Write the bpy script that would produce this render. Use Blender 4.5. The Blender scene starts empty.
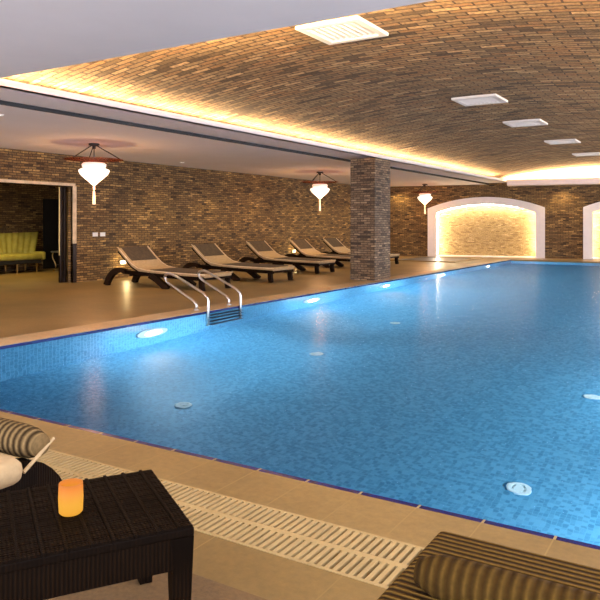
import bpy, bmesh, math, random
from mathutils import Vector, Matrix
random.seed(7)
C = bpy.context.scene.collection
PI = math.pi

# ------------------------------------------------------------------ camera
cam_d = bpy.data.cameras.new('camera')
cam = bpy.data.objects.new('camera', cam_d); C.objects.link(cam)
cam.location = (0, 0, 1.3)
cam.rotation_euler = (PI/2, 0, math.atan2(425, 687))
cam_d.sensor_width = 36; cam_d.sensor_fit = 'HORIZONTAL'
cam_d.lens = 36*687/600.0
cam_d.shift_y = -(300-223.5)/600.0
cam_d.clip_start = 0.05; cam_d.clip_end = 200
bpy.context.scene.camera = cam

# ------------------------------------------------------------------ world, exposure, settings
sc = bpy.context.scene
sc.view_settings.view_transform = 'Standard'
sc.view_settings.look = 'None'
sc.view_settings.gamma = 1.0
sc.view_settings.exposure = 0.0
sc.view_settings.use_curve_mapping = False
sc.cycles.use_denoising = True
sc.cycles.max_bounces = 8
sc.cycles.diffuse_bounces = 4
sc.cycles.sample_clamp_indirect = 4.0
sc.cycles.caustics_refractive = False
sc.cycles.caustics_reflective = False
w = bpy.data.worlds.new('world'); sc.world = w; w.use_nodes = True
w.node_tree.nodes['Background'].inputs[0].default_value = (0.78, 0.81, 1.0, 1)
w.node_tree.nodes['Background'].inputs[1].default_value = 8.0

def light(name, kind, loc, energy, color, rot=(0,0,0), **kw):
    d = bpy.data.lights.new(name, kind); d.energy = energy; d.color = color
    for k, v in kw.items(): setattr(d, k, v)
    o = bpy.data.objects.new(name, d); C.objects.link(o)
    o.location = loc; o.rotation_euler = rot
    return o

LEFT, SOFF, NEARE, NEARP, BACKP = -12.2, -7.0, 4.55, 3.0, 25.05
PL, PR = -6.55, 0.75         # pool left / right edge
DEPTH = 1.55
WATER = -0.035
CEIL = 2.85
TH = math.radians(9.6)       # the far wall is a little askew
B0 = Vector((-12.2, 25.6, 0)); BD = Vector((math.cos(TH), math.sin(TH), 0)); BN = Vector((-math.sin(TH), math.cos(TH), 0))
WARM = (1.0, 0.71, 0.34)
COVE = (1.0, 0.70, 0.36)
# cove LED strips (behind the lips of the opening)
def cove(name, a, b, power, z=2.90, size=0.05, tilt=(0,0,1), color=COVE):
    a, b = Vector(a), Vector(b); m = (a+b)/2
    o = light(name, 'AREA', (m.x, m.y, z), power, color, shape='RECTANGLE', size=(b-a).length, size_y=size)
    zax = -Vector(tilt).normalized(); xax = (b-a).normalized(); yax = zax.cross(xax)
    o.rotation_euler = Matrix((xax, yax, zax)).transposed().to_euler()
    return o
cove('cove_light_left', (-7.13, 4.6, 0), (-7.13, 24.9, 0), 520, z=2.885, tilt=(1.0,0,1))
cove('cove_light_near', (-7.0, 4.42, 0), (0.2, 4.42, 0), 1700, z=2.925, tilt=(0,1.2,1))
cove('cove_light_right', (0.15, 4.6, 0), (0.15, 26.5, 0), 900, z=2.93, tilt=(-1.0,0,1))
q0 = B0 - BN*0.55 + BD*5.2; q1 = B0 - BN*0.55 + BD*12.2
cove('cove_light_far', q0, q1, 220, z=2.90, tilt=(0,-0.3,1))

# ------------------------------------------------------------------ material helpers
def new_mat(name):
    m = bpy.data.materials.new(name); m.use_nodes = True
    nt = m.node_tree; b = nt.nodes['Principled BSDF']
    return m, nt, b
def mixc(nt, fac, a, b, mode='MIX'):
    n = nt.nodes.new('ShaderNodeMix'); n.data_type = 'RGBA'; n.blend_type = mode
    for s, v in ((n.inputs[0], fac), (n.inputs[6], a), (n.inputs[7], b)):
        if hasattr(v, 'is_linked') or isinstance(v, bpy.types.NodeSocket): nt.links.new(v, s)
        else: s.default_value = v if not isinstance(v, tuple) else (*v[:3], 1)
    return n.outputs[2]
def noise(nt, vec, scale, detail=4, rough=0.55):
    n = nt.nodes.new('ShaderNodeTexNoise'); n.inputs['Scale'].default_value = scale
    n.inputs['Detail'].default_value = detail; n.inputs['Roughness'].default_value = rough
    if vec: nt.links.new(vec, n.inputs['Vector'])
    return n.outputs[0]
def ramp(nt, v, p):
    r = nt.nodes.new('ShaderNodeValToRGB'); nt.links.new(v, r.inputs[0])
    e = r.color_ramp.elements
    while len(e) > len(p): e.remove(e[-1])
    while len(e) < len(p): e.new(0.5)
    for k, (x, c) in enumerate(p):
        e[k].position = x; e[k].color = (*c, 1) if isinstance(c, tuple) else (c, c, c, 1)
    return r.outputs[0]
def obvec(nt, sw='XYZ', scale=(1,1,1)):
    t = nt.nodes.new('ShaderNodeTexCoord'); s = nt.nodes.new('ShaderNodeSeparateXYZ'); c = nt.nodes.new('ShaderNodeCombineXYZ')
    nt.links.new(t.outputs['Object'], s.inputs[0])
    if sw == 'SUM':
        ad = nt.nodes.new('ShaderNodeMath'); nt.links.new(s.outputs[0], ad.inputs[0]); nt.links.new(s.outputs[1], ad.inputs[1])
        nt.links.new(ad.outputs[0], c.inputs[0]); nt.links.new(s.outputs[2], c.inputs[1]); return c.outputs[0]
    for i, a in enumerate(sw):
        m = nt.nodes.new('ShaderNodeMath'); m.operation = 'MULTIPLY'; m.inputs[1].default_value = scale[i]
        nt.links.new(s.outputs['XYZ'.index(a)], m.inputs[0]); nt.links.new(m.outputs[0], c.inputs[i])
    return c.outputs[0]
def bump(nt, b, h, strength=0.3, dist=0.02):
    n = nt.nodes.new('ShaderNodeBump'); n.inputs['Strength'].default_value = strength; n.inputs['Distance'].default_value = dist
    nt.links.new(h, n.inputs['Height']); nt.links.new(n.outputs[0], b.inputs['Normal'])
def simple(name, col, rough=0.6, metal=0.0, var=0.12, scale=8, bmp=0.0):
    m, nt, b = new_mat(name)
    n = noise(nt, obvec(nt), scale)
    dark = tuple(c*(1-var*1.6) for c in col); lite = tuple(min(1, c*(1+var*1.6)) for c in col)
    nt.links.new(ramp(nt, n, [(0.3, dark), (0.7, lite)]), b.inputs['Base Color'])
    b.inputs['Roughness'].default_value = rough; b.inputs['Metallic'].default_value = metal
    if bmp: bump(nt, b, noise(nt, obvec(nt), scale*6), bmp, 0.01)
    return m
def brick(name, sw, c1, c2, mortar, bw=0.24, rh=0.07, ms=0.008, hue=None, patch=0.35, bs=0.8, rough=0.85):
    m, nt, b = new_mat(name); v = obvec(nt, sw)
    # wobble the rows a little, the stones are hand split
    t = nt.nodes.new('ShaderNodeTexBrick'); t.offset = 0.5; t.squash = 1.0
    t.inputs['Scale'].default_value = 1; t.inputs['Brick Width'].default_value = bw; t.inputs['Row Height'].default_value = rh
    t.inputs['Mortar Size'].default_value = ms; t.inputs['Mortar Smooth'].default_value = 0.3; t.inputs['Bias'].default_value = 0.0
    t.inputs['Color1'].default_value = (0,0,0,1); t.inputs['Color2'].default_value = (1,1,1,1); t.inputs['Mortar'].default_value = (0.5,0.5,0.5,1)
    nz = nt.nodes.new('ShaderNodeTexNoise'); nz.inputs['Scale'].default_value = 2.2; nt.links.new(v, nz.inputs['Vector'])
    add = nt.nodes.new('ShaderNodeVectorMath'); add.operation = 'MULTIPLY_ADD'; nt.links.new(nz.outputs[1], add.inputs[0])
    add.inputs[1].default_value = (0.05, 0.035, 0.0); nt.links.new(v, add.inputs[2])
    nt.links.new(add.outputs[0], t.inputs['Vector'])
    mid = tuple((x+y)/2 for x, y in zip(c1, c2))
    h = hue or mid
    col = ramp(nt, t.outputs['Color'], [(0.0, c1), (0.35, mid), (0.62, h), (0.85, mid), (1.0, c2)])
    big = noise(nt, v, 0.9, 5)
    col = mixc(nt, patch, col, ramp(nt, big, [(0.3, (0.25,0.25,0.25)), (0.7, (1.0,0.95,0.9))]), 'MULTIPLY')
    fine = noise(nt, v, 26, 5)
    col = mixc(nt, 0.55, col, ramp(nt, fine, [(0.32, (0.22,0.2,0.18)), (0.68, (1.5,1.45,1.35))]), 'MULTIPLY')
    col = mixc(nt, t.outputs['Fac'], col, mortar)
    nt.links.new(col, b.inputs['Base Color']); b.inputs['Roughness'].default_value = rough
    inv = nt.nodes.new('ShaderNodeMath'); inv.operation = 'SUBTRACT'; inv.inputs[0].default_value = 1; nt.links.new(t.outputs['Fac'], inv.inputs[1])
    ad = nt.nodes.new('ShaderNodeMath'); ad.operation = 'MULTIPLY_ADD'; ad.inputs[1].default_value = 0.7
    nt.links.new(t.outputs['Color'], ad.inputs[0]); nt.links.new(inv.outputs[0], ad.inputs[2])
    ad2 = nt.nodes.new('ShaderNodeMath'); ad2.operation = 'MULTIPLY_ADD'; ad2.inputs[1].default_value = 0.8
    nt.links.new(fine, ad2.inputs[0]); nt.links.new(ad.outputs[0], ad2.inputs[2])
    bump(nt, b, ad2.outputs[0], bs, 0.02)
    return m
def mosaic(name, sw, c1, c2, c3, grout, tile=0.05, rough=0.35):
    m, nt, b = new_mat(name); v = obvec(nt, sw)
    t = nt.nodes.new('ShaderNodeTexBrick'); t.offset = 0.0; t.squash = 1.0
    t.inputs['Scale'].default_value = 1; t.inputs['Brick Width'].default_value = tile; t.inputs['Row Height'].default_value = tile
    t.inputs['Mortar Size'].default_value = tile*0.07; t.inputs['Mortar Smooth'].default_value = 0.2
    t.inputs['Color1'].default_value = (0,0,0,1); t.inputs['Color2'].default_value = (1,1,1,1)
    nt.links.new(v, t.inputs['Vector'])
    col = ramp(nt, t.outputs['Color'], [(0.0, c1), (0.45, c2), (0.8, c3)])
    col = mixc(nt, t.outputs['Fac'], col, grout)
    nt.links.new(col, b.inputs['Base Color']); b.inputs['Roughness'].default_value = rough
    return m
def ribbed(name, base, lite, axis, pitch, strength=1.0, rough=0.9):
    """cloth woven with raised ribs"""
    m, nt, b = new_mat(name); v = obvec(nt)
    s = nt.nodes.new('ShaderNodeSeparateXYZ'); nt.links.new(v, s.inputs[0])
    a = nt.nodes.new('ShaderNodeMath'); a.operation = 'MULTIPLY'; a.inputs[1].default_value = 2*PI/pitch
    nt.links.new(s.outputs[axis], a.inputs[0])
    si = nt.nodes.new('ShaderNodeMath'); si.operation = 'SINE'; nt.links.new(a.outputs[0], si.inputs[0])
    mr = nt.nodes.new('ShaderNodeMapRange'); mr.inputs[1].default_value = -1; nt.links.new(si.outputs[0], mr.inputs[0])
    f = noise(nt, v, 60)
    col = mixc(nt, mr.outputs[0], base, lite)
    col = mixc(nt, 0.5, col, ramp(nt, f, [(0.3, 0.5), (0.7, 1.2)]), 'MULTIPLY')
    nt.links.new(col, b.inputs['Base Color']); b.inputs['Roughness'].default_value = rough
    b.inputs['Specular IOR Level'].default_value = 0.08
    bump(nt, b, mr.outputs[0], strength, 0.012)
    return m
def wicker(name, dark, lite, pitch=0.012):
    m, nt, b = new_mat(name); v = obvec(nt)
    wv = nt.nodes.new('ShaderNodeTexWave'); wv.wave_type = 'BANDS'; wv.bands_direction = 'X'; wv.inputs['Scale'].default_value = 0.314/pitch
    wv.inputs['Distortion'].default_value = 1.0; nt.links.new(v, wv.inputs['Vector'])
    wy = nt.nodes.new('ShaderNodeTexWave'); wy.wave_type = 'BANDS'; wy.bands_direction = 'Y'; wy.inputs['Scale'].default_value = 0.314/pitch
    wy.inputs['Distortion'].default_value = 1.0; nt.links.new(v, wy.inputs['Vector'])
    ml = nt.nodes.new('ShaderNodeMath'); ml.operation = 'MULTIPLY'; nt.links.new(wv.outputs[1], ml.inputs[0]); nt.links.new(wy.outputs[1], ml.inputs[1])
    nt.links.new(mixc(nt, ml.outputs[0], dark, lite), b.inputs['Base Color'])
    b.inputs['Roughness'].default_value = 0.6; b.inputs['Specular IOR Level'].default_value = 0.05
    bump(nt, b, ml.outputs[0], 0.6, 0.004)
    return m
def emis(name, col, strength, base=(0.8,0.8,0.8)):
    m, nt, b = new_mat(name)
    n = noise(nt, obvec(nt), 5)
    nt.links.new(ramp(nt, n, [(0, col), (1, tuple(c*0.96 for c in col))]), b.inputs['Emission Color'])
    b.inputs['Emission Strength'].default_value = strength; b.inputs['Base Color'].default_value = (*base, 1)
    return m

M = {}
M['plaster'] = simple('plaster', (0.84, 0.84, 0.86), 0.85, var=0.015, scale=1.5)
M['white'] = simple('white_paint', (0.85, 0.80, 0.72), 0.7, var=0.02)
M['lip'] = simple('white_cornice', (0.86, 0.82, 0.76), 0.7, var=0.02)
BR = dict(c1=(0.06,0.034,0.013), c2=(0.58,0.36,0.12), mortar=(0.05,0.028,0.010), hue=(0.18,0.10,0.03))
M['brick_left'] = brick('brick_left', 'YZX', bw=0.19, rh=0.052, **BR)
M['brick_back'] = brick('brick_back', 'XZY', bw=0.19, rh=0.052, **BR)
M['brick_col_x'] = brick('brick_column', 'SUM', bw=0.17, rh=0.052, c1=(0.07,0.048,0.03), c2=(0.50,0.36,0.21), mortar=(0.06,0.04,0.024), hue=(0.24,0.155,0.085))
M['brick_vault'] = brick('brick_vault', 'XYZ', c1=(0.11,0.06,0.022), c2=(0.80,0.52,0.25), mortar=(0.07,0.036,0.014), hue=(0.42,0.215,0.08), bw=0.30, rh=0.10, ms=0.013)
M['brick_niche'] = brick('brick_niche', 'XZY', c1=(0.30,0.19,0.07), c2=(0.72,0.52,0.26), mortar=(0.28,0.18,0.08), hue=(0.52,0.36,0.15), bw=0.13, rh=0.045, ms=0.005, patch=0.1)
M['mosaic_floor'] = mosaic('pool_mosaic_floor', 'XYZ', (0.050,0.22,0.38), (0.075,0.28,0.46), (0.12,0.36,0.56), (0.12,0.36,0.54), 0.034)
M['mosaic_x'] = mosaic('pool_mosaic_wall', 'YZX', (0.050,0.22,0.38), (0.075,0.28,0.46), (0.12,0.36,0.56), (0.22,0.5,0.72), 0.05)
M['mosaic_y'] = mosaic('pool_mosaic_end', 'XZY', (0.050,0.22,0.38), (0.075,0.28,0.46), (0.12,0.36,0.56), (0.22,0.5,0.72), 0.05)
M['cobalt'] = simple('cobalt_tile', (0.006, 0.010, 0.10), 0.25, var=0.1, scale=3)
M['slate'] = simple('slate_tile', (0.075, 0.095, 0.14), 0.3, var=0.1, scale=5)

def stone(name, col, tile=None, rough=0.45, grain=1.0, sw='XYZ', tw=0.9, th=0.6, gl=0.9):
    m, nt, b = new_mat(name); v = obvec(nt, sw)
    n = noise(nt, v, 1.1, 6); n2 = noise(nt, v, 22*grain, 6, 0.7)
    d = tuple(c*0.72 for c in col); l = tuple(c*1.2 for c in col)
    c = ramp(nt, n, [(0.3, d), (0.7, l)])
    c = mixc(nt, 0.45*min(1.6, grain), c, ramp(nt, n2, [(0.3, (0.5,0.48,0.45)), (0.7, (1.25,1.2,1.15))]), 'MULTIPLY')
    if tile:
        t = nt.nodes.new('ShaderNodeTexBrick'); t.offset = tile; t.inputs['Scale'].default_value = 1
        t.inputs['Brick Width'].default_value = tw; t.inputs['Row Height'].default_value = th
        t.inputs['Mortar Size'].default_value = 0.004; t.inputs['Mortar Smooth'].default_value = 0.3
        nt.links.new(v, t.inputs['Vector'])
        c = mixc(nt, t.outputs['Fac'], c, tuple(min(1, x*gl) for x in col))
    nt.links.new(c, b.inputs['Base Color']); b.inputs['Roughness'].default_value = rough
    bump(nt, b, n2, 0.15*grain, 0.005)
    return m
TAN = (0.44, 0.30, 0.15)
M['deck'] = stone('deck_stone', (0.30, 0.205, 0.08), tile=0.001, tw=1.2, th=0.6, rough=0.35)
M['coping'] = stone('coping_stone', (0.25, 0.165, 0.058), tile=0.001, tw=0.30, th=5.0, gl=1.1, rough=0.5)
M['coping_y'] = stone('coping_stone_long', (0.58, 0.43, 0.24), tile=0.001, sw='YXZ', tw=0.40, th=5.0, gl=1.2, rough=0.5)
M['border'] = stone('border_tile', (0.215, 0.14, 0.046), tile=0.001, tw=0.60, th=5.0, gl=1.15, rough=0.5)
M['pebble'] = stone('pebble_floor', (0.185, 0.11, 0.04), grain=2.4, rough=0.8)
M['black'] = simple('dark_void', (0.012, 0.011, 0.010), 0.7)
M['bronze'] = simple('dark_bronze', (0.035, 0.022, 0.014), 0.3, 0.6)
M['gold'] = simple('gold_strip', (0.55, 0.36, 0.12), 0.3, 0.8)
M['steel'] = simple('brushed_steel', (0.62, 0.58, 0.52), 0.28, 1.0, var=0.05)
M['wicker'] = wicker('dark_wicker', (0.003, 0.0013, 0.0003), (0.013, 0.0055, 0.0014))
M['wicker_far'] = wicker('dark_wicker_frame', (0.008, 0.004, 0.002), (0.03, 0.016, 0.008), 0.02)
M['beige'] = simple('beige_cloth', (0.42, 0.29, 0.14), 0.9, var=0.08, scale=20, bmp=0.1)
M['brown_cover'] = simple('brown_cover', (0.075, 0.048, 0.022), 0.95, var=0.15, scale=14, bmp=0.2)
M['piping'] = simple('pale_piping', (0.66, 0.50, 0.30), 0.8)
M['rib_x'] = ribbed('ribbed_cloth', (0.024,0.011,0.002), (0.19,0.105,0.02), 1, 0.024)
M['rib_roll'] = ribbed('ribbed_bolster', (0.04,0.019,0.003), (0.085,0.045,0.008), 0, 0.028, 0.8)
M['rib_far'] = ribbed('striped_bolster', (0.035,0.02,0.007), (0.22,0.14,0.055), 0, 0.035, 0.8)
M['green'] = simple('green_velvet', (0.38, 0.34, 0.055), 0.75, var=0.12, scale=6)
M['grate'] = simple('cream_grating', (0.40, 0.285, 0.12), 0.55, var=0.06)
M['plate'] = simple('white_plastic', (0.85, 0.82, 0.74), 0.4, var=0.01)
M['iron'] = simple('black_iron', (0.012, 0.010, 0.010), 0.5, 0.4)
M['vent'] = simple('vent_white', (0.82, 0.80, 0.76), 0.5, var=0.01)
M['lamp_glass'] = emis('lantern_glass', (1.0, 0.80, 0.60), 1.35)
M['lamp_collar'] = emis('lantern_collar', (1.0, 0.50, 0.28), 0.85)
M['tassel'] = emis('tassel_cloth', (1.0, 0.55, 0.35), 0.45, (0.85,0.6,0.45))
M['led'] = emis('led_strip', (1.0, 0.84, 0.58), 110.0)
M['led_cove'] = emis('led_cove', (1.0, 0.75, 0.42), 6.0)
M['pool_lens'] = emis('pool_lens', (0.85, 0.95, 1.0), 30.0)
M['spot_lens'] = emis('spot_lens', (1.0, 0.9, 0.75), 3.0)
M['jet'] = simple('white_jet', (0.80, 0.90, 0.92), 0.4, var=0.02)

def silk():
    m, nt, b = new_mat('red_silk')
    n = noise(nt, obvec(nt), 12)
    nt.links.new(ramp(nt, n, [(0.3, (0.16,0.03,0.012)), (0.7, (0.34,0.09,0.03))]), b.inputs['Base Color'])
    tr = nt.nodes.new('ShaderNodeBsdfTransparent'); tl = nt.nodes.new('ShaderNodeBsdfTranslucent')
    tl.inputs[0].default_value = (0.35,0.10,0.03,1); tr.inputs[0].default_value = (0.9,0.6,0.5,1)
    m1 = nt.nodes.new('ShaderNodeMixShader'); m1.inputs[0].default_value = 0.5
    m2 = nt.nodes.new('ShaderNodeMixShader'); m2.inputs[0].default_value = 0.55
    out = nt.nodes['Material Output']
    nt.links.new(b.outputs[0], m1.inputs[1]); nt.links.new(tl.outputs[0], m1.inputs[2])
    nt.links.new(m1.outputs[0], m2.inputs[1]); nt.links.new(tr.outputs[0], m2.inputs[2]); nt.links.new(m2.outputs[0], out.inputs[0])
    return m
M['silk'] = silk()
def candle_mat():
    m, nt, b = new_mat('frosted_amber_glass')
    b.inputs['Base Color'].default_value = (0.12, 0.04, 0.01, 1); b.inputs['Roughness'].default_value = 0.6; b.inputs['Specular IOR Level'].default_value = 0.1
    t = nt.nodes.new('ShaderNodeTexCoord'); g = nt.nodes.new('ShaderNodeTexGradient'); g.gradient_type = 'SPHERICAL'
    mp = nt.nodes.new('ShaderNodeMapping'); mp.inputs['Location'].default_value = (0, 0, -0.30); mp.inputs['Scale'].default_value = (9, 9, 11)
    nt.links.new(t.outputs['Object'], mp.inputs[0]); nt.links.new(mp.outputs[0], g.inputs[0])
    n = noise(nt, obvec(nt), 30)
    c = ramp(nt, g.outputs[1], [(0.0, (0.48,0.17,0.07)), (0.3, (0.90,0.26,0.012)), (0.66, (1.0,0.50,0.035))])
    nt.links.new(c, b.inputs['Emission Color']); b.inputs['Emission Strength'].default_value = 0.72  # flame's glow painted into the cup as emission, no flame inside
    return m
M['candle'] = candle_mat()
M['wax'] = emis('flame', (1.0, 0.62, 0.12), 6.0)

def water_mat():
    m = bpy.data.materials.new('water'); m.use_nodes = True; nt = m.node_tree; nt.nodes.clear()
    out = nt.nodes.new('ShaderNodeOutputMaterial')
    rf = nt.nodes.new('ShaderNodeBsdfRefraction'); rf.inputs['IOR'].default_value = 1.33; rf.inputs['Roughness'].default_value = 0.0
    rf.inputs['Color'].default_value = (0.93, 0.98, 1.0, 1)
    gl = nt.nodes.new('ShaderNodeBsdfGlossy'); gl.inputs['Roughness'].default_value = 0.22
    fr = nt.nodes.new('ShaderNodeFresnel'); fr.inputs['IOR'].default_value = 1.33
    ml = nt.nodes.new('ShaderNodeMath'); ml.operation = 'MULTIPLY'; ml.inputs[1].default_value = 0.16
    nt.links.new(fr.outputs[0], ml.inputs[0])
    mx = nt.nodes.new('ShaderNodeMixShader'); nt.links.new(ml.outputs[0], mx.inputs[0])
    nt.links.new(rf.outputs[0], mx.inputs[1]); nt.links.new(gl.outputs[0], mx.inputs[2]); nt.links.new(mx.outputs[0], out.inputs[0])
    v = obvec(nt)
    n1 = noise(nt, v, 3.0, 3); bp = nt.nodes.new('ShaderNodeBump'); bp.inputs['Strength'].default_value = 0.10; bp.inputs['Distance'].default_value = 0.03
    nt.links.new(n1, bp.inputs['Height'])
    for x in (rf, gl, fr): nt.links.new(bp.outputs[0], x.inputs['Normal'])
    return m
M['water'] = water_mat()

# ------------------------------------------------------------------ mesh helpers
def obj(name, bm, mat, parent=None, smooth=False):
    me = bpy.data.meshes.new(name); bmesh.ops.recalc_face_normals(bm, faces=bm.faces[:]) if smooth != 'raw' else None
    bm.to_mesh(me); bm.free(); me.materials.append(mat)
    o = bpy.data.objects.new(name, me); C.objects.link(o)
    if parent: o.parent = parent
    if smooth is True:
        for p in me.polygons: p.use_smooth = True
    return o
def box(bm, x0, x1, y0, y1, z0, z1, bev=0.0):
    v = [bm.verts.new((x, y, z)) for z in (z0, z1) for y in (y0, y1) for x in (x0, x1)]
    fs = [bm.faces.new([v[i] for i in f]) for f in ((0,2,3,1),(4,5,7,6),(0,1,5,4),(2,6,7,3),(0,4,6,2),(1,3,7,5))]
    if bev:
        es = list({e for f in fs for e in f.edges})
        bmesh.ops.bevel(bm, geom=es, offset=bev, segments=3, profile=0.5, affect='EDGES')
    return bm
def B(*a, **k): return box(bmesh.new(), *a, **k)
def tube(bm, pts, r, n=8, caps=True, closed=False):
    pts = [Vector(p) for p in pts]; rings = []
    L = len(pts)
    for i, p in enumerate(pts):
        if closed: d = pts[(i+1) % L]-pts[i-1]
        else: d = pts[min(i+1, L-1)]-pts[max(i-1, 0)]
        d.normalize(); up = Vector((0,0,1)) if abs(d.z) < 0.9 else Vector((0,1,0))
        a = d.cross(up).normalized(); b2 = d.cross(a)
        rr = r[i] if isinstance(r, (list, tuple)) else r
        rings.append([bm.verts.new(p+(a*math.cos(2*PI*k/n)+b2*math.sin(2*PI*k/n))*rr) for k in range(n)])
    for i in range(L if closed else L-1):
        A, D = rings[i], rings[(i+1) % L]
        for k in range(n): bm.faces.new((A[k], A[(k+1) % n], D[(k+1) % n], D[k]))
    if caps and not closed: bm.faces.new(rings[0]); bm.faces.new(rings[-1])
    return bm
def lathe(bm, prof, n=24, c=(0,0)):
    rings = []
    for r, z in prof:
        rings.append([bm.verts.new((c[0]+r*math.cos(2*PI*k/n), c[1]+r*math.sin(2*PI*k/n), z)) for k in range(n)] if r > 1e-5 else [bm.verts.new((c[0], c[1], z))])
    for A, D in zip(rings, rings[1:]):
        for k in range(n):
            k2 = (k+1) % n
            if len(A) == 1: bm.faces.new((A[0], D[k], D[k2]))
            elif len(D) == 1: bm.faces.new((A[k], A[k2], D[0]))
            else: bm.faces.new((A[k], A[k2], D[k2], D[k]))
    return bm
def sweep_profile(bm, path, y0, y1, th, bev=0.0):
    """a sheet of thickness th that follows path [(x,z)...] and spans y0..y1"""
    top, bot = [], []
    L = len(path)
    for i, (x, z) in enumerate(path):
        x2, z2 = path[min(i+1, L-1)]; x1, z1 = path[max(i-1, 0)]
        dx, dz = x2-x1, z2-z1; l = math.hypot(dx, dz) or 1
        nx, nz = -dz/l, dx/l
        t = th[i] if isinstance(th, (list, tuple)) else th
        top.append((x+nx*t/2, z+nz*t/2)); bot.append((x-nx*t/2, z-nz*t/2))
    loop = top+bot[::-1]
    a = [bm.verts.new((x, y0, z)) for x, z in loop]; b = [bm.verts.new((x, y1, z)) for x, z in loop]
    n = len(loop); fs = []
    for i in range(n): fs.append(bm.faces.new((a[i], a[(i+1) % n], b[(i+1) % n], b[i])))
    for i in range(L-1):
        bm.faces.new((a[i], a[n-1-i], a[n-2-i], a[i+1])); bm.faces.new((b[i], b[i+1], b[n-2-i], b[n-1-i]))
    return bm
def bez(p, n=10):
    out = []
    for i in range(n+1):
        t = i/n; q = [Vector(x) for x in p]
        while len(q) > 1: q = [q[j].lerp(q[j+1], t) for j in range(len(q)-1)]
        out.append(tuple(q[0]))
    return out
def thing(name, label, cat, loc=(0,0,0), rotz=0, group=None):
    o = bpy.data.objects.new(name, None); C.objects.link(o); o.empty_display_size = 0.1
    o.location = loc; o.rotation_euler = (0, 0, rotz); o['label'] = label; o['category'] = cat
    if group: o['group'] = group
    return o
def tag(o, label, cat, group=None, kind=None):
    o['label'] = label; o['category'] = cat
    if group: o['group'] = group
    if kind: o['kind'] = kind
    return o
def struct(name, bm, mat, parent=None, smooth=False):
    o = obj(name, bm, mat, parent, smooth); o['kind'] = 'structure'; return o
def dup(root, loc, rotz, label, group=None):
    r = root.copy(); C.objects.link(r); r.location = loc; r.rotation_euler = (0, 0, rotz); r['label'] = label
    if group: r['group'] = group
    for ch in list(root.children):
        c = ch.copy(); C.objects.link(c); c.parent = r
        for g in list(ch.children):
            d = g.copy(); C.objects.link(d); d.parent = c
    return r

# ------------------------------------------------------------------ the setting
YN = -3.0; XR = 4.0; YF = 29.5
fl = bmesh.new()
box(fl, -18, PL-0.42, YN, YF, -0.2, 0)                       # left deck and lounge floor
box(fl, PR+0.42, XR, YN, YF, -0.2, 0)
struct('floor', fl, M['deck'])
struct('floor_far', box(bmesh.new(), PL-0.42, PR+0.42, BACKP+0.42, YF, -0.2, 0), M['deck'])
struct('floor_near', box(bmesh.new(), PL-0.42, PR+0.42, YN, 1.96, -0.2, 0), M['pebble'])
struct('trim_1', box(bmesh.new(), PL-0.42, PR+0.42, 1.96, 2.24, -0.2, 0), M['border'])
struct('trim_2', box(bmesh.new(), PL-0.42, PR+0.42, 2.24, 2.60, -0.2, -0.07), M['black'])
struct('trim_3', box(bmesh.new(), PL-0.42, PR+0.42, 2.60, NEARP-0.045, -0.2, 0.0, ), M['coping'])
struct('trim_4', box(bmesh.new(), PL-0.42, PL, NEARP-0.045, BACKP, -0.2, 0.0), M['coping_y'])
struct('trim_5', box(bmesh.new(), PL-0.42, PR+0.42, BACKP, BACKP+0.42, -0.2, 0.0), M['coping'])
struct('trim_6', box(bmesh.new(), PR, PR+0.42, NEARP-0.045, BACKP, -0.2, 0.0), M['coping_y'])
# cobalt water line tiles
tb = bmesh.new(); tk = bmesh.new()
for k in range(-22, 3):
    x0, x1 = max(PL, k*0.30+0.006), min(PR, (k+1)*0.30-0.006)
    if x1 > x0: box(tb, x0, x1, NEARP-0.045, NEARP, -0.2, -0.004)
    if PL < k*0.30 < PR: box(tk, k*0.30-0.005, k*0.30+0.005, NEARP-0.045, NEARP, -0.2, -0.0035)
struct('trim_7', tb, M['cobalt'])
struct('trim_8', tk, M['grate'])
struct('trim_9', box(bmesh.new(), PL, PL+0.006, NEARP, BACKP, -0.06, -0.005), M['cobalt'])
# pool shell
def quad(pts):
    bm = bmesh.new(); bm.faces.new([bm.verts.new(p) for p in pts]); return bm
D = -DEPTH
struct('floor_pool', box(bmesh.new(), PL-0.2, PR+0.2, NEARP-0.2, BACKP+0.2, D-0.2, D), M['mosaic_floor'])
struct('wall_pool_left', box(bmesh.new(), PL-0.2, PL, NEARP, BACKP, D, -0.201), M['mosaic_x'])
struct('wall_pool_left_rim', box(bmesh.new(), PL-0.002, PL+0.004, NEARP, BACKP, -0.22, -0.06), M['mosaic_x'])
struct('wall_pool_right', box(bmesh.new(), PR, PR+0.2, NEARP, BACKP, D, -0.201), M['mosaic_x'])
struct('wall_pool_near', box(bmesh.new(), PL, PR, NEARP-0.2, NEARP, D, -0.201), M['mosaic_y'])
struct('wall_pool_far', box(bmesh.new(), PL, PR, BACKP, BACKP+0.2, D, -0.201), M['mosaic_y'])
wt = obj('pool_water', quad([(PL,NEARP,WATER),(PR,NEARP,WATER),(PR,BACKP,WATER),(PL,BACKP,WATER)]), M['water'], smooth='raw')
tag(wt, 'clear blue water filling the long swimming pool', 'water')

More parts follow.
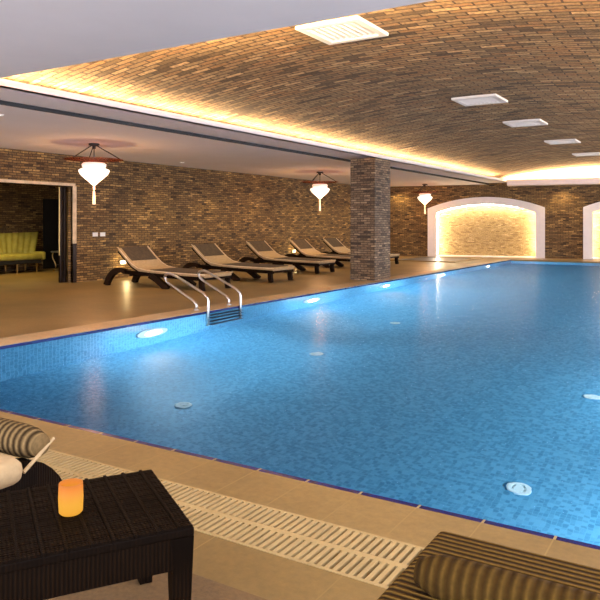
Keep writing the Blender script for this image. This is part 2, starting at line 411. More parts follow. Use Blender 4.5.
# ceiling: flat soffits round the opening, vault above
so = bmesh.new()
box(so, LEFT-0.1, -7.78, NEARE-0.0, 30, CEIL-0.05, CEIL+0.12)
box(so, -7.74, SOFF, NEARE, 30, CEIL, CEIL+0.02)
struct('ceiling', so, M['plaster'])
struct('ceiling_groove', box(bmesh.new(), -7.78, -7.74, NEARE, 30, CEIL-0.05, CEIL+0.12), M['black'])  # solid black bar: the groove's shade as colour, also over the step face
struct('ceiling_near', box(bmesh.new(), LEFT-0.1, XR, YN, NEARE, CEIL, CEIL+0.06), M['plaster'])
struct('ceiling_right', box(bmesh.new(), 0.0, XR, NEARE, 30, CEIL, CEIL+0.05), M['plaster'])
struct('trim_10', box(bmesh.new(), SOFF-0.02, SOFF, NEARE, 26.2, CEIL+0.0, CEIL+0.075), M['lip'])   # left lip
struct('trim_11', box(bmesh.new(), SOFF, 0.0, NEARE-0.02, NEARE, CEIL+0.06, CEIL+0.10), M['lip'])
struct('trim_12', box(bmesh.new(), 0.0, 0.02, NEARE, 27, CEIL+0.05, CEIL+0.10), M['lip'])
# far bulkhead in the frame of the far wall
fw = bpy.data.objects.new('wall_far', None); C.objects.link(fw); fw.location = B0; fw.rotation_euler = (0,0,TH); fw['kind'] = 'structure'
def fstruct(name, bm, mat, smooth=False):
    o = struct(name, bm, mat, None, smooth); o.location = B0; o.rotation_euler = (0,0,TH); return o
fstruct('ceiling_far', box(bmesh.new(), 5.25, 16, -0.62, 0.3, CEIL-0.13, CEIL+0.0), M['lip'])
fstruct('trim_13', box(bmesh.new(), 5.25, 16, -0.62, -0.60, CEIL, CEIL+0.05), M['lip'])

# vault: flat segmental barrel, x from XA to XB
XA, XB, ZS, RISE = -7.26, 0.26, 3.01, 0.38
def arc_z(x):
    h = (XB-XA)/2; cx = (XA+XB)/2; R = (h*h+RISE*RISE)/(2*RISE)
    return ZS+RISE-R+math.sqrt(max(0, R*R-(x-cx)**2))
vb = bmesh.new(); N = 40; YA, YB = 4.3, 28.2
prev = None
for i in range(N+1):
    x = XA+(XB-XA)*i/N; z = arc_z(x)
    cur = [vb.verts.new((x, YA, z)), vb.verts.new((x, YB, z)), vb.verts.new((x, YA, z+0.1)), vb.verts.new((x, YB, z+0.1))]
    if prev:
        vb.faces.new((prev[0], prev[1], cur[1], cur[0])); vb.faces.new((prev[2], cur[2], cur[3], prev[3]))
        vb.faces.new((prev[0], cur[0], cur[2], prev[2])); vb.faces.new((prev[1], prev[3], cur[3], cur[1]))
    prev = cur
struct('ceiling_vault', vb, M['brick_vault'], smooth=False)
struct('trim_14', box(bmesh.new(), XA-0.05, XA, YA, YB, CEIL+0.05, ZS+0.1), M['lip'])
struct('trim_15', box(bmesh.new(), XB, XB+0.05, YA, YB, CEIL+0.05, ZS+0.1), M['lip'])
struct('trim_16', box(bmesh.new(), XA, XB, YA-0.05, YA, CEIL+0.05, ZS+RISE+0.1), M['lip'])
# lunette at the far end: upright white plaster just behind the far lip
fstruct('wall_lunette', box(bmesh.new(), 4.4, 16, -0.42, -0.36, CEIL, ZS+RISE+0.12), M['lip'])

# left wall with the lounge opening
OP0, OP1, OPH = 5.5, 10.21, 2.12
lw = bmesh.new()
box(lw, LEFT-0.15, LEFT, OP1, 25.7, 0, CEIL)
box(lw, LEFT-0.15, LEFT, YN, OP0, 0, CEIL)
box(lw, LEFT-0.15, LEFT, OP0, OP1, OPH, CEIL)
struct('wall_left', lw, M['brick_left'])
# lounge beyond
struct('wall_lounge', box(bmesh.new(), -16.75, -16.6, 5.0, 14.2, 0, CEIL), M['brick_left'])
struct('wall_lounge_side', box(bmesh.new(), -16.6, LEFT-0.15, 14.0, 14.15, 0, CEIL), M['brick_back'])
struct('wall_lounge_near', box(bmesh.new(), -16.6, LEFT-0.15, 5.0, 5.15, 0, CEIL), M['brick_back'])
struct('ceiling_lounge', box(bmesh.new(), -16.75, LEFT-0.1, 5.0, 14.2, CEIL-0.05, CEIL+0.05), M['plaster'])
struct('door_1', box(bmesh.new(), -16.6, -16.56, 12.85, 14.0, 0, 2.0), M['black'])
t_ = bmesh.new()
box(t_, LEFT-0.05, LEFT+0.03, OP0, OP1+0.06, OPH, OPH+0.06); box(t_, LEFT-0.05, LEFT+0.03, OP1, OP1+0.09, 0.86, OPH)
struct('trim_17', t_, M['piping'])
struct('trim_18', box(bmesh.new(), LEFT-0.05, LEFT+0.03, OP1, OP1+0.09, 0, 0.86), M['bronze'])
# folded door leaves
fd = thing('folding_door', 'dark bronze folding door leaves stacked at the lounge opening', 'door', (LEFT-0.16, 10.24, 0))
obj('panel', box(bmesh.new(), -0.10, -0.04, -0.19, -0.12, 0.0, 2.10, 0.004), M['bronze'], fd)
obj('panel', box(bmesh.new(), -0.10, -0.02, -0.10, -0.03, 0.0, 2.10, 0.004), M['bronze'], fd)
obj('panel', box(bmesh.new(), -0.10, 0.0, 0.05, 0.16, 0.0, 2.10, 0.004), M['bronze'], fd)
tag_ = obj('edge_strip', box(bmesh.new(), -0.05, -0.03, -0.03, 0.05, 0.0, 2.0, 0.002), M['gold'], fd); tag_['label'] = 'gold edge strip'
obj('edge_strip', box(bmesh.new(), -0.05, -0.035, -0.23, -0.20, 0.6, 2.1, 0.002), M['gold'], fd)['label'] = 'thin gold edge strip'

# far wall: brick with two arched openings
NI = [(2.17, 6.56), (7.88, 12.27)]; SPR, APX, FR = 1.90, 2.32, 0.33
def arch_z(s, a, b, spr, apx):
    h = (b-a)/2; r = apx-spr; R = (h*h+r*r)/(2*r)
    return apx-R+math.sqrt(max(0, R*R-(s-(a+b)/2)**2))
wb = bmesh.new()
box(wb, -0.2, NI[0][0]+0.1, 0, 0.5, 0, CEIL); box(wb, NI[0][1]-0.1, NI[1][0]+0.1, 0, 0.5, 0, CEIL); box(wb, NI[1][1]-0.1, 16.5, 0, 0.5, 0, CEIL)
for a, b in NI:
    n = 24
    for i in range(n):
        s0 = a+0.1+(b-a-0.2)*i/n; s1 = a+0.1+(b-a-0.2)*(i+1)/n
        z0, z1 = arch_z(s0, a, b, SPR, APX)-0.1, arch_z(s1, a, b, SPR, APX)-0.1
        v = [wb.verts.new(p) for p in ((s0,0,z0),(s1,0,z1),(s1,0,CEIL),(s0,0,CEIL),(s0,0.5,z0),(s1,0.5,z1))]
        wb.faces.new(v[:4]); wb.faces.new((v[0], v[4], v[5], v[1]))
bpy.data.objects.remove(fw)
fstruct('wall_far', wb, M['brick_back'])
DEEP = 0.62
def niche(i, label):
    a, b = NI[i]
    t = thing('wall_niche', label, 'niche', tuple(B0), TH, 'arched niches in the far wall')
    def ring(inset, y0, y1, a2=None):
        """arch shaped band between the outline and the outline inset by `inset`"""
        bm = bmesh.new(); n = 24; outer, inner = [], []
        outer.append((a, 0)); inner.append((a+inset, 0))
        for k in range(n+1):
            s = a+(b-a)*k/n; outer.append((s, arch_z(s, a, b, SPR, APX)))
            s2 = a+inset+(b-a-2*inset)*k/n; inner.append((s2, arch_z(s2, a+inset, b-inset, SPR-inset*0.55, APX-inset*0.85)))
        outer.append((b, 0)); inner.append((b-inset, 0))
        V = [[bm.verts.new((s, y, z)) for s, z in L] for y in (y0, y1) for L in (outer, inner)]
        for k in range(len(outer)-1):
            bm.faces.new((V[0][k], V[1][k], V[1][k+1], V[0][k+1])); bm.faces.new((V[2][k], V[2][k+1], V[3][k+1], V[3][k]))
            bm.faces.new((V[0][k], V[0][k+1], V[2][k+1], V[2][k])); bm.faces.new((V[1][k], V[3][k], V[3][k+1], V[1][k+1]))
        return bm
    obj('surround', ring(FR, -0.09, 0.10), M['white'], t)
    obj('reveal', ring(0.27, 0.10, DEEP), M['lip'], t)
    obj('back_panel', box(bmesh.new(), a-0.05, b+0.05, DEEP, DEEP+0.1, 0, APX+0.1), M['brick_niche'], t)
    obj('sill', box(bmesh.new(), a, b, 0, DEEP, -0.0, 0.03), M['lip'], t)
    pts = []
    ins = 0.30
    pts.append((a+ins, 0.42, 0.1)); pts.append((a+ins, 0.42, SPR-0.3))
    for k in range(13):
        s = a+ins+(b-a-2*ins)*k/12; pts.append((s, 0.42, arch_z(s, a+ins, b-ins, SPR-0.165, APX-0.27)))
    pts.append((b-ins, 0.42, SPR-0.3)); pts.append((b-ins, 0.42, 0.1))
    obj('led_strip', tube(bmesh.new(), pts, 0.02, 6), M['led'], t)
    return t
niche(0, 'glowing arched niche, whole, nearer the brick column')
niche(1, 'glowing arched niche cut by the right edge of the photo')

# beams added at the far end to brighten the wall, no fixtures
for s_ in (1.0, 7.2, 13.2):
    p = B0 + BD*s_ - BN*0.4
    light('far_wall_fill', 'SPOT', (p.x, p.y, CEIL-0.16), 60, WARM, spot_size=math.radians(140), spot_blend=0.7, shadow_soft_size=0.04)

# brick column
cl = bmesh.new(); box(cl, -7.38, -6.76, 14.15, 15.0, 0, CEIL-0.05)
struct('wall_column', cl, M['brick_col_x'])

# hot tub
ht = thing('hot_tub', 'small sunken hot tub with slate lining beside the far niche', 'hot tub', (-8.75, 23.6, 0))
r_ = bmesh.new()
for a in ((-1.25,1.15,-1.55,-1.30),(-1.25,1.15,1.05,1.30),(-1.25,-1.0,-1.30,1.05),(0.9,1.15,-1.30,1.05)): box(r_, *a, 0.0, 0.03)
obj('rim', r_, M['coping'], ht)
obj('lining', box(bmesh.new(), -1.0, 0.9, -1.30, 1.05, 0.002, 0.02), M['slate'], ht)
r_ = bmesh.new()
for a in ((-1.0,0.9,1.03,1.05),(-1.0,-0.98,-1.3,1.03),(0.88,0.9,-1.3,1.03),(-0.98,0.88,-1.30,-1.28)): box(r_, *a, 0.02, 0.027)
obj('tile_band', r_, M['slate'], ht)

# ------------------------------------------------------------------ drain grating along the near edge
g = bmesh.new(); x = -7.0; pitch = 0.034
while x < 1.1:
    for y0, y1 in ((2.255, 2.405), (2.435, 2.585)): box(g, x, x+0.019, y0, y1, -0.03, 0.004)
    x += pitch
for y0, y1 in ((2.24,2.255),(2.405,2.435),(2.585,2.60)): box(g, -6.97, 1.17, y0, y1, -0.03, 0.003)
tag(obj('drain_grating', g, M['grate']), 'long cream slatted overflow grating set in the near deck', 'grating')

# ------------------------------------------------------------------ pool fittings
# inlets on the pool floor
def inlet():
    t = thing('floor_inlet', '', 'pool inlet', (0,0,D), 0)
    obj('flange', lathe(bmesh.new(), [(0.085,0),(0.085,0.012),(0.075,0.016),(0.05,0.016),(0.046,0.006),(0.0,0.006)], 24), M['jet'], t)
    obj('cap', lathe(bmesh.new(), [(0.032,0.006),(0.032,0.014),(0.0,0.015)], 16), M['jet'], t)
    return t
def under(px, py):
    """where the sight line of a pixel meets the pool floor after bending at the water"""
    a = math.atan2(425, 687); Z = 687*(1.3-WATER)/(py-223.5); X = (px-300)/687*Z
    F = Vector((-math.sin(a), math.cos(a))); R = Vector((math.cos(a), math.sin(a)))
    p = F*Z+R*X; h = p.length; d = p.normalized()
    ct = h/math.hypot(h, 1.3-WATER); ct2 = ct/1.33
    return p+d*((DEPTH+WATER)*ct2/math.sqrt(1-ct2*ct2))
IL = [((183,405),'white round pool floor inlet nearest the left wall lights'), ((316,354),'white round pool floor inlet in the middle of the pool'),
      ((395,323),'small far white pool floor inlet beyond the middle one'), ((519,489),'large white pool floor inlet nearest the cobalt edge'), ((592,397),'white pool floor inlet at the right edge of the photo')]
for k, (q, lab) in enumerate(IL):
    p = under(*q)
    if k == 0: i0 = inlet(); i0.location = (p.x, p.y, D); i0['label'] = lab; i0['group'] = 'inlets on the pool floor'
    else: dup(i0, (p.x, p.y, D), 0, lab)
# underwater lamps on the left pool wall
def pool_lamp(y, lab, side=1, xx=PL, power=60):
    t = thing('pool_light', lab, 'pool light', (xx, y, -0.80), 0, 'underwater lights in the pool wall')
    def ring(prof): 
        bm = lathe(bmesh.new(), prof, 20); bmesh.ops.rotate(bm, verts=bm.verts[:], matrix=Matrix.Rotation(side*PI/2, 3, 'Y')); return bm
    obj('bezel', ring([(0.30,0.0),(0.29,0.015),(0.21,0.03),(0.17,0.035),(0.17,0.0)]), M['jet'], t)  # oversized white ring stands in for the glow around the lens
    obj('lens', ring([(0.17,0.02),(0.12,0.04),(0.0,0.05)]), M['pool_lens'], t)
    l = light('pool_lamp_light', 'POINT', (side*0.24, 0.12, 0.0), power*3.5, (0.78, 0.92, 1.0), shadow_soft_size=0.0); l.parent = t
    s = light('pool_beam', 'SPOT', (side*0.10, 0, 0), power*6.5, (0.72, 0.90, 1.0), rot=(0, -side*math.radians(74), math.radians(-8)), spot_size=math.radians(95), spot_blend=0.6, shadow_soft_size=0.0); s.parent = t
    return t
for y, lab in ((6.81,'brightest underwater light, left of the steel ladder'), (11.0,'underwater light on the left wall between ladder and brick column'),
               (14.25,'underwater light below the brick column'), (17.9,'underwater light on the left wall just beyond the column'), (22.1,'farthest underwater light on the left pool wall')):
    pool_lamp(y, lab)
for y in (4.2, 7.5, 11.5, 15.5, 20.5): light('pool_beam', 'SPOT', (PR-0.1, y, -0.6), 400, (0.72, 0.90, 1.0), rot=(0, math.radians(80), 0), spot_size=math.radians(150), spot_blend=0.8, shadow_soft_size=0.0)  # unseen beams from the right wall, added without fixtures to fill the pool

# pool ladder: two slanting hand rails and treads
ld = thing('pool_ladder', 'stainless steel pool ladder with two slanting looped handrails', 'ladder', (PL, 8.35, 0))
for yy in (-0.40, 0.40):
    pts = [(0.03,yy,-1.15),(0.03,yy,-0.03),(0.03,yy,0.14)] + bez([(0.03,yy,0.16),(0.02,yy,0.23),(-0.10,yy,0.28)],4)[1:] + [(-0.5,yy,0.45)] + bez([(-0.62,yy,0.50),(-0.80,yy,0.57),(-0.86,yy,0.50),(-0.86,yy,0.44),(-0.74,yy,0.37)],7) + [(-0.30,yy,0.16)] + bez([(-0.26,yy,0.14),(-0.20,yy,0.11),(-0.20,yy,0.05)],4) + [(-0.20,yy,0.0)]
    obj('handrail', tube(bmesh.new(), pts, 0.021, 8), M['steel'], ld, True)
    obj('base_plate', lathe(bmesh.new(), [(0.045,0.0),(0.045,0.012),(0.0,0.014)], 12, (-0.20, yy)), M['steel'], ld)
for z in (-0.22, -0.50, -0.78, -1.06):
    obj('tread', box(bmesh.new(), 0.01, 0.10, -0.40, 0.40, z-0.025, z+0.0, 0.004), M['slate'], ld)

# ------------------------------------------------------------------ ceiling vents
def vent(s=0.74):
    t = thing('ceiling_vent', '', 'vent', (0,0,0), 0, 'air vents along the crown of the vault')
    f = bmesh.new(); h = s/2
    for a in ((-h,h,-h,-h+0.08),(-h,h,h-0.08,h),(-h,-h+0.08,-h+0.08,h-0.08),(h-0.08,h,-h+0.08,h-0.08)): box(f, *a, -0.008, 0.05)
    obj('frame', f, M['vent'], t)
    sl = bmesh.new()
    for k in range(8):
        x = -h+0.085+k*(s-0.17)/8; 
        v = [sl.verts.new(p) for p in ((x,-h+0.08,0.0),(x+0.030,-h+0.08,0.035),(x+0.030,h-0.08,0.035),(x,h-0.08,0.0),(x+0.008,-h+0.08,-0.002),(x+0.038,-h+0.08,0.033),(x+0.038,h-0.08,0.033),(x+0.008,h-0.08,-0.002))]
        for f_ in ((0,1,2,3),(4,7,6,5),(0,3,7,4),(1,5,6,2)): sl.faces.new([v[i] for i in f_])
    obj('louvre', sl, M['vent'], t)
    obj('backing', box(bmesh.new(), -h+0.02, h-0.02, -h+0.02, h-0.02, 0.045, 0.06), M['black'], t)
    return t
VZ = arc_z(-3.5)-0.03
v0 = vent(); 
VL = [(6.53,'large white ceiling vent touching the near flat ceiling'), (11.4,'white ceiling vent, second along the brick vault'), (14.5,'white ceiling vent, third along the brick vault'),
      (18.3,'white ceiling vent, fourth along the brick vault'), (22.0,'farthest white ceiling vent near the right edge of the photo')]
for k, (y, lab) in enumerate(VL):
    if k == 0: v0.location = (-3.5, y, VZ); v0['label'] = lab
    else: dup(v0, (-3.5, y, VZ), 0, lab)

# ------------------------------------------------------------------ downlights and added fill beams in the soffits
def downlight():
    t = thing('ceiling_downlight', '', 'downlight', (0,0,CEIL), 0, 'small recessed downlights')
    obj('bezel', lathe(bmesh.new(), [(0.06,0.0),(0.06,-0.008),(0.045,-0.01),(0.045,0.0)], 16), M['vent'], t)
    obj('lens', lathe(bmesh.new(), [(0.044,-0.003),(0.0,-0.003)], 16), M['spot_lens'], t)
    return t
DLS = [(-11.27,12.75), (-8.5,5.87), (-11.27,17.0), (-11.27,21.2), (-11.27,9.0), (-11.27,14.9), (-11.27,19.2), (-11.27,23.4), (-8.7,9.8), (-8.7,13.0), (-8.7,17.6), (-8.7,21.8), (-5.2,1.2), (-2.2,0.8), (0.8,1.2), (-3.6,2.9), (-0.6,2.9), (-8.5,2.0)]
d0 = None
for k, (x, y) in enumerate(DLS):
    near = y < 4
    light('downlight_or_fill', 'SPOT', (x, y, CEIL-0.09), 45 if near else 75, WARM, spot_size=math.radians(120), spot_blend=0.7, shadow_soft_size=0.04)
    if k > 1: continue  # only the first two are fixtures, the other beams are added fill
    lab = ('recessed downlight above the second lounger', 'recessed downlight at the left edge of the photo')[k]
    if d0 is None: d0 = downlight(); d0.location = (x, y, CEIL-0.05); d0['label'] = lab; r = d0
    else: r = dup(d0, (x, y, CEIL-0.05), 0, lab)

# ------------------------------------------------------------------ hanging silk lanterns
def lantern():
    t = thing('hanging_lantern', '', 'lantern', (0,0,CEIL), 0, 'glowing lanterns over the loungers')
    obj('canopy', lathe(bmesh.new(), [(0.0,0.0),(0.10,0.0),(0.10,-0.03),(0.03,-0.05),(0.035,-0.09),(0.0,-0.11)], 16), M['iron'], t)
    for k in range(3):
        a = 2*PI*k/3+0.55
        obj('cord', tube(bmesh.new(), [(0.04*math.cos(a),0.04*math.sin(a),-0.03),(0.50*math.cos(a),0.50*math.sin(a),-0.30)], 0.010, 5), M['iron'], t)
    d = lathe(bmesh.new(), [(0.02,-0.335),(0.3,-0.33),(0.52,-0.305),(0.54,-0.30),(0.52,-0.30),(0.3,-0.323),(0.02,-0.328)], 32)
    s_ = obj('silk_disc', d, M['silk'], t, True); s_['label'] = 'red silk disc'
    obj('stem', tube(bmesh.new(), [(0,0,-0.10),(0,0,-0.40)], 0.009, 6), M['iron'], t)
    obj('collar', lathe(bmesh.new(), [(0.0,-0.365),(0.19,-0.36),(0.225,-0.39),(0.215,-0.44),(0.17,-0.465),(0.0,-0.465)], 24), M['lamp_collar'], t, True)
    obj('bowl', lathe(bmesh.new(), [(0.0,-0.455),(0.20,-0.458),(0.275,-0.49),(0.285,-0.52),(0.25,-0.585),(0.18,-0.65),(0.10,-0.715),(0.04,-0.77),(0.0,-0.80)], 24), M['lamp_glass'], t, True)
    obj('finial', lathe(bmesh.new(), [(0.0,-0.79),(0.025,-0.81),(0.02,-0.86),(0.0,-0.89)], 10), M['tassel'], t)
    obj('tassel', lathe(bmesh.new(), [(0.0,-0.88),(0.022,-0.90),(0.03,-1.14),(0.0,-1.14)], 10), M['tassel'], t)
    return t
l0 = None
for y, x, lab in ((8.94,-10.08,'glowing lantern nearest the lounge opening'), (17.23,-9.98,'glowing lantern beside the brick column'), (24.7,-9.7,'small distant lantern at the corner of the arched niche')):
    if l0 is None: l0 = lantern(); l0.location = (x, y, CEIL-0.05); l0['label'] = lab
    else: dup(l0, (x, y, CEIL-0.05), 0, lab)
    light('lantern_light', 'POINT', (x, y, CEIL-1.0), 45, (1.0, 0.47, 0.18), shadow_soft_size=0.12)
    light('lantern_uplight', 'POINT', (x, y, CEIL-0.31), 2, (1.0, 0.42, 0.16), shadow_soft_size=0.08)

# ------------------------------------------------------------------ sun loungers along the left wall
LW = 0.86
def far_lounger():
    t = thing('sun_lounger', '', 'sun lounger', (0,0,0), 0, 'sun loungers along the brick wall')
    fr = bmesh.new()
    for y in (0.03, LW-0.03):
        sweep_profile(fr, [(0.55,0.30),(0.9,0.29),(1.4,0.27),(2.0,0.25),(2.72,0.235)], y-0.03, y+0.03, 0.075)
    for x in (0.75, 1.5, 2.69): box(fr, x-0.03, x+0.03, 0.03, LW-0.03, 0.215, 0.275)
    obj('frame', fr, M['wicker_far'], t)
    for y in (0.03, LW-0.03):
        p = [(a, b) for a, b, _ in bez([(0.06,0.0,0),(0.14,0.22,0),(0.32,0.40,0),(0.62,0.31,0)], 9)]
        obj('leg', sweep_profile(bmesh.new(), p, y-0.04, y+0.04, [0.13]*4+[0.12]*3+[0.09]*3), M['wicker_far'], t)
        p = [(a, b) for a, b, _ in bez([(1.30,0.26,0),(1.50,0.20,0),(1.62,0.08,0),(1.78,0.0,0)], 6)]
        obj('leg', sweep_profile(bmesh.new(), p, y-0.04, y+0.04, 0.12), M['wicker_far'], t)
        obj('leg', sweep_profile(bmesh.new(), [(2.66,0.0),(2.64,0.12),(2.64,0.22)], y-0.035, y+0.035, 0.10), M['wicker_far'], t)
    bp = [(0.40,0.72),(0.62,0.54),(0.80,0.40),(0.98,0.32),(1.20,0.29)]
    obj('backrest', sweep_profile(bmesh.new(), bp, 0.02, LW-0.02, 0.035), M['wicker_far'], t)
    mp = [(0.42,0.775),(0.64,0.585),(0.82,0.445),(1.0,0.36),(1.25,0.325),(1.8,0.305),(2.74,0.29)]
    mt = obj('mattress', sweep_profile(bmesh.new(), mp, 0.0, LW, 0.07), M['beige'], t)
    mt.modifiers.new('b', 'BEVEL').width = 0.02
    pp = bmesh.new()
    for y in (-0.005, LW+0.005): tube(pp, [(a, y, b+0.03) for a, b in mp], 0.012, 5)
    obj('piping', pp, M['piping'], mt)
    c = obj('head_cover', sweep_profile(bmesh.new(), [(0.44,0.80),(0.66,0.612),(0.76,0.53)], 0.06, LW-0.06, 0.018), M['brown_cover'], mt); c['label'] = 'dark brown head cover'
    c = obj('seat_cover', sweep_profile(bmesh.new(), [(1.30,0.365),(1.8,0.348),(2.60,0.334)], 0.03, LW-0.03, 0.014), M['brown_cover'], mt); c['label'] = 'dark brown seat cover'
    return t
LL = [(-11.15,10.15,'sun lounger nearest the lounge opening, behind the ladder rails'), (-11.12,12.44,'second sun lounger from the lounge opening'),
      (-11.6,15.28,'third and middle sun lounger along the wall'), (-11.6,17.5,'fourth sun lounger, foot end hidden by the column'), (-11.6,19.53,'farthest sun lounger, half hidden behind the brick column')]
s0 = None
for x, y, lab in LL:
    if s0 is None: s0 = far_lounger(); s0.location = (x, y, 0); s0['label'] = lab
    else: dup(s0, (x, y, 0), 0, lab)
# folded towels on two of the seats
# low wall lights
wl = None
for y, lab in ((11.67,'low wall light behind the nearest lounger'), (19.28,'low wall light between the two farthest loungers')):
    t = thing('wall_light', lab, 'wall light', (LEFT, y, 0.38), 0, 'small wall lights just above the deck')
    obj('housing', box(bmesh.new(), 0.0, 0.05, -0.09, 0.09, -0.05, 0.05, 0.006), M['steel'], t)
    obj('lens', box(bmesh.new(), 0.05, 0.056, -0.07, 0.07, -0.035, 0.035), M['lamp_glass'], t)
    l = light('wall_light_glow', 'POINT', (0.16, 0, 0), 9, (1.0, 0.72, 0.32), shadow_soft_size=0.04); l.parent = t
# switches
for y, lab in ((10.85,'white square wall switch nearer the doorway'), (11.07,'white square wall switch farther from the doorway')):
    t = thing('wall_switch', lab, 'switch', (LEFT, y, 1.05), 0, 'pair of wall switches')
    obj('plate', box(bmesh.new(), 0.0, 0.012, -0.075, 0.075, -0.045, 0.045, 0.004), M['plate'], t)
    obj('rocker', box(bmesh.new(), 0.012, 0.018, -0.035, 0.035, -0.028, 0.028, 0.002), M['plate'], t)

# ------------------------------------------------------------------ lounge furniture
sf = thing('sofa', 'olive green channel tufted sofa in the dim lounge', 'sofa', (-15.95, 11.35, 0), 0)
bm = bmesh.new(); n = 12; W0, W1 = 1.35, 2.05
# shell back, flaring outwards and upwards, pleated into channels
rows = []
for k in range(n*6+1):
    u = k/(n*6)*2-1; fold = 0.035*abs(math.sin(PI*n*(u+1)/2))
    col = []
    for z, f in ((0.36,0.0),(0.6,0.35),(0.85,0.75),(1.07,1.0)):
        hw = (W0+(W1-W0)*f)/2*1.05; zz = z*(1-0.03*(1-u*u)) if z > 0.9 else z
        x = -0.30-0.14*f+0.30*u*u*(1-0.5*f)+fold
        col.append((x, u*hw, zz))
    rows.append(col)
V = [[bm.verts.new(p) for p in c] for c in rows]; V2 = [[bm.verts.new((p[0]-0.10, p[1]*1.02, p[2])) for p in c] for c in rows]
for i in range(len(V)-1):
    for j in range(3):
        bm.faces.new((V[i][j], V[i][j+1], V[i+1][j+1], V[i+1][j])); bm.faces.new((V2[i][j], V2[i+1][j], V2[i+1][j+1], V2[i][j+1]))
    bm.faces.new((V[i][3], V2[i][3], V2[i+1][3], V[i+1][3])); bm.faces.new((V[i][0], V[i+1][0], V2[i+1][0], V2[i][0]))
for i in (0, -1):
    for j in range(3): bm.faces.new((V[i][j], V2[i][j], V2[i][j+1], V[i][j+1]))
obj('backrest', bm, M['green'], sf, True)
obj('seat', box(bmesh.new(), -0.30, 0.34, -0.72, 0.72, 0.34, 0.50, 0.05), M['green'], sf, True)
obj('base', box(bmesh.new(), -0.28, 0.32, -0.70, 0.70, 0.24, 0.34, 0.01), M['black'], sf)
for sx in (-0.22, 0.26):
    for sy in (-0.6, 0.0, 0.6): obj('leg', tube(bmesh.new(), [(sx,sy,0.25),(sx,sy,0.0)], [0.03,0.018], 8), M['gold'], sf)
for sy in (-1, 1): obj('armrest', box(bmesh.new(), -0.25, 0.30, sy*0.80-0.08, sy*0.80+0.08, 0.32, 0.54, 0.05), M['green'], sf, True)
st = thing('side_table', 'small glass topped side table right of the green sofa', 'side table', (-15.3, 12.55, 0))
obj('top', lathe(bmesh.new(), [(0,0.52),(0.36,0.52),(0.37,0.535),(0.36,0.55),(0,0.55)], 24), M['steel'], st)
for k in range(4):
    a = PI/4+PI*k/2
    obj('leg', tube(bmesh.new(), bez([(0.30*math.cos(a),0.30*math.sin(a),0.52),(0.40*math.cos(a),0.40*math.sin(a),0.30),(0.10*math.cos(a),0.10*math.sin(a),0.2),(0.30*math.cos(a),0.30*math.sin(a),0.0)],8), 0.016, 6), M['gold'], st, True)
obj('shelf', lathe(bmesh.new(), [(0,0.17),(0.2,0.17),(0.2,0.19),(0,0.19)], 20), M['bronze'], st)
light('unseen_lounge_light', 'SPOT', (-14.6, 10.6, CEIL-0.1), 260, (1.0, 0.72, 0.28), spot_size=math.radians(120), spot_blend=0.8, shadow_soft_size=0.1)  # unseen spot without a fixture, lights the lounge

# ------------------------------------------------------------------ woven side table in front
ang = math.radians(57.5)      # far edge direction
c_far = Vector((-1.806, 1.877, 0))
stb = thing('woven_table', 'dark woven side table holding the glowing candle', 'side table', (c_far.x, c_far.y, 0), ang)
# local: x runs back along the far edge (negative), y negative runs to the near corner
TL, TW, TZ = 0.62, 0.53, 0.39
tt = bmesh.new()
box(tt, -TL, 0, -TW, 0, TZ-0.03, TZ-0.004, 0.004)
k = 0; x = -TL+0.006
while x < -0.008:                                          # broad plaited strips across the top
    wdt = 0.052 if k % 2 == 0 else 0.012
    if k % 2 == 0:
        y = -TW+0.004
        while y < -0.012:
            box(tt, x, min(x+wdt, -0.004), y, y+0.0085, TZ-0.005, TZ+0.001+(0.0012 if (int(y*200)) % 2 else 0)); y += 0.0125
    else: box(tt, x+0.001, x+wdt-0.001, -TW, 0, TZ-0.005, TZ+0.004)
    x += wdt; k += 1
obj('table_top', tt, M['wicker'], stb)
ap = bmesh.new()
for a in ((-TL+0.01,-0.01,-TW+0.005,-TW+0.03),(-TL+0.01,-0.01,-0.03,-0.005),(-TL+0.005,-TL+0.03,-TW+0.03,-0.03),(-0.03,-0.005,-TW+0.03,-0.03)): box(ap, *a, TZ-0.125, TZ-0.03)
obj('apron', ap, M['wicker'], stb)
for sx, sy in ((-TL,-TW),(-TL,0),(0,-TW),(0,0)):
    cx = sx+0.035 if sx < 0 else -0.035; cy = sy+0.035 if sy < 0 else -0.035
    lg = bmesh.new(); 
    a = [lg.verts.new((cx+dx*0.034, cy+dy*0.034, TZ-0.03)) for dx, dy in ((-1,-1),(1,-1),(1,1),(-1,1))]
    b = [lg.verts.new((cx+dx*0.022, cy+dy*0.022, 0)) for dx, dy in ((-1,-1),(1,-1),(1,1),(-1,1))]
    lg.faces.new(a); lg.faces.new(b[::-1])
    for i in range(4): lg.faces.new((a[i], b[i], b[(i+1) % 4], a[(i+1) % 4]))
    obj('leg', lg, M['wicker'], stb)
# candle
cd = thing('candle_cup', 'small amber glass candle cup glowing on the woven table', 'candle', (-1.742, 1.452, TZ+0.004))
gp = obj('glass_cup', lathe(bmesh.new(), [(0.0,0.0),(0.030,0.0),(0.036,0.006),(0.038,0.05),(0.036,0.095),(0.033,0.095),(0.034,0.05),(0.032,0.01),(0,0.008)], 28), M['candle'], cd, True)
obj('wick', lathe(bmesh.new(), [(0,0.008),(0.026,0.008),(0.026,0.03),(0.003,0.031),(0.002,0.04),(0,0.04)], 16), M['piping'], cd)

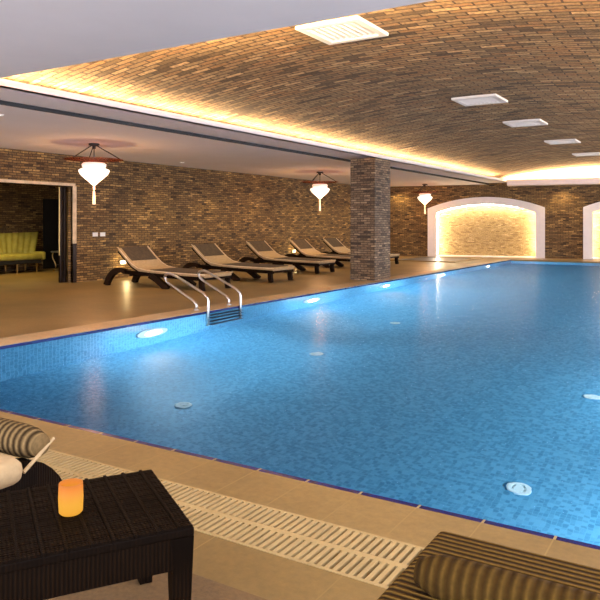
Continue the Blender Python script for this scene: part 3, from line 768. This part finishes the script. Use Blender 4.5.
# ------------------------------------------------------------------ the two loungers in front
def near_lounger(name, label, x0, x1, y_end, length, mat_m, zt):
    """head end at y_end, running towards -y"""
    t = thing(name, label, 'sun lounger', (x0, y_end, 0))
    W = x1-x0
    fr = bmesh.new()
    for x in (0.03, W-0.03): box(fr, x-0.03, x+0.03, -length, -0.10, zt-0.17, zt-0.09, 0.006)
    for y in (-0.14, -length*0.5, -length+0.04): box(fr, 0.03, W-0.03, y-0.03, y+0.03, zt-0.16, zt-0.10)
    obj('frame', fr, M['wicker'], t)
    for x in (0.04, W-0.04):
        p = bez([(0.03,0.0,0),(0.0,0.15,0),(-0.09,zt-0.06,0),(-0.30,zt-0.12,0)], 10)
        bm = sweep_profile(bmesh.new(), [(a, b) for a, b, _ in p], -0.035, 0.035, 0.12)
        bmesh.ops.rotate(bm, verts=bm.verts[:], matrix=Matrix.Rotation(PI/2, 3, 'Z')); bmesh.ops.translate(bm, verts=bm.verts[:], vec=(x, 0, 0))
        obj('leg', bm, M['wicker'], t)
        obj('leg', box(bmesh.new(), x-0.035, x+0.035, -length+0.02, -length+0.12, 0, zt-0.17), M['wicker'], t)
    return t
ZB = 0.40
lb = near_lounger('sun_lounger', 'brown ribbed sun lounger with bolster, cut off at bottom right', -0.72, -0.02, 1.95, 2.1, None, ZB)
mb = obj('mattress', box(bmesh.new(), 0.0, 0.70, -2.08, 0.0, ZB-0.09, ZB, 0.022), M['rib_x'], lb, True)
bo = bmesh.new(); pts = []; rr = []
for k in range(13):
    u = k/12; pts.append((0.07+u*0.60, -0.34, ZB+0.035)); rr.append(0.055*(1-(2*u-1)**8*0.45))
tube(bo, pts, rr, 20)
b_ = obj('bolster', bo, M['rib_roll'], lb, True); b_['label'] = 'plush brown head bolster'

ZA = 0.37
la = near_lounger('sun_lounger', 'beige sun lounger with striped headrest at left edge, behind the woven table', -3.19, -2.46, 1.98, 2.1, None, ZA)
m_ = bmesh.new(); box(m_, 0.0, 0.80, -2.05, -0.20, ZA-0.12, ZA-0.01, 0.05)
obj('mattress', m_, M['beige'], la, True)
bo = bmesh.new(); pts = []; rr = []
for k in range(13):
    u = k/12; pts.append((0.0+u*0.75, -0.10, ZA+0.0)); rr.append(0.07*(1-(2*u-1)**8*0.35))
tube(bo, pts, rr, 18)
b_ = obj('headrest', bo, M['rib_far'], la, True); b_['label'] = 'striped brown headrest roll'
obj('piping', tube(bmesh.new(), [(0.74,-0.03,ZA+0.01),(0.755,-0.12,ZA-0.04),(0.77,-0.20,ZA-0.08)], 0.008, 6), M['beige'], la)
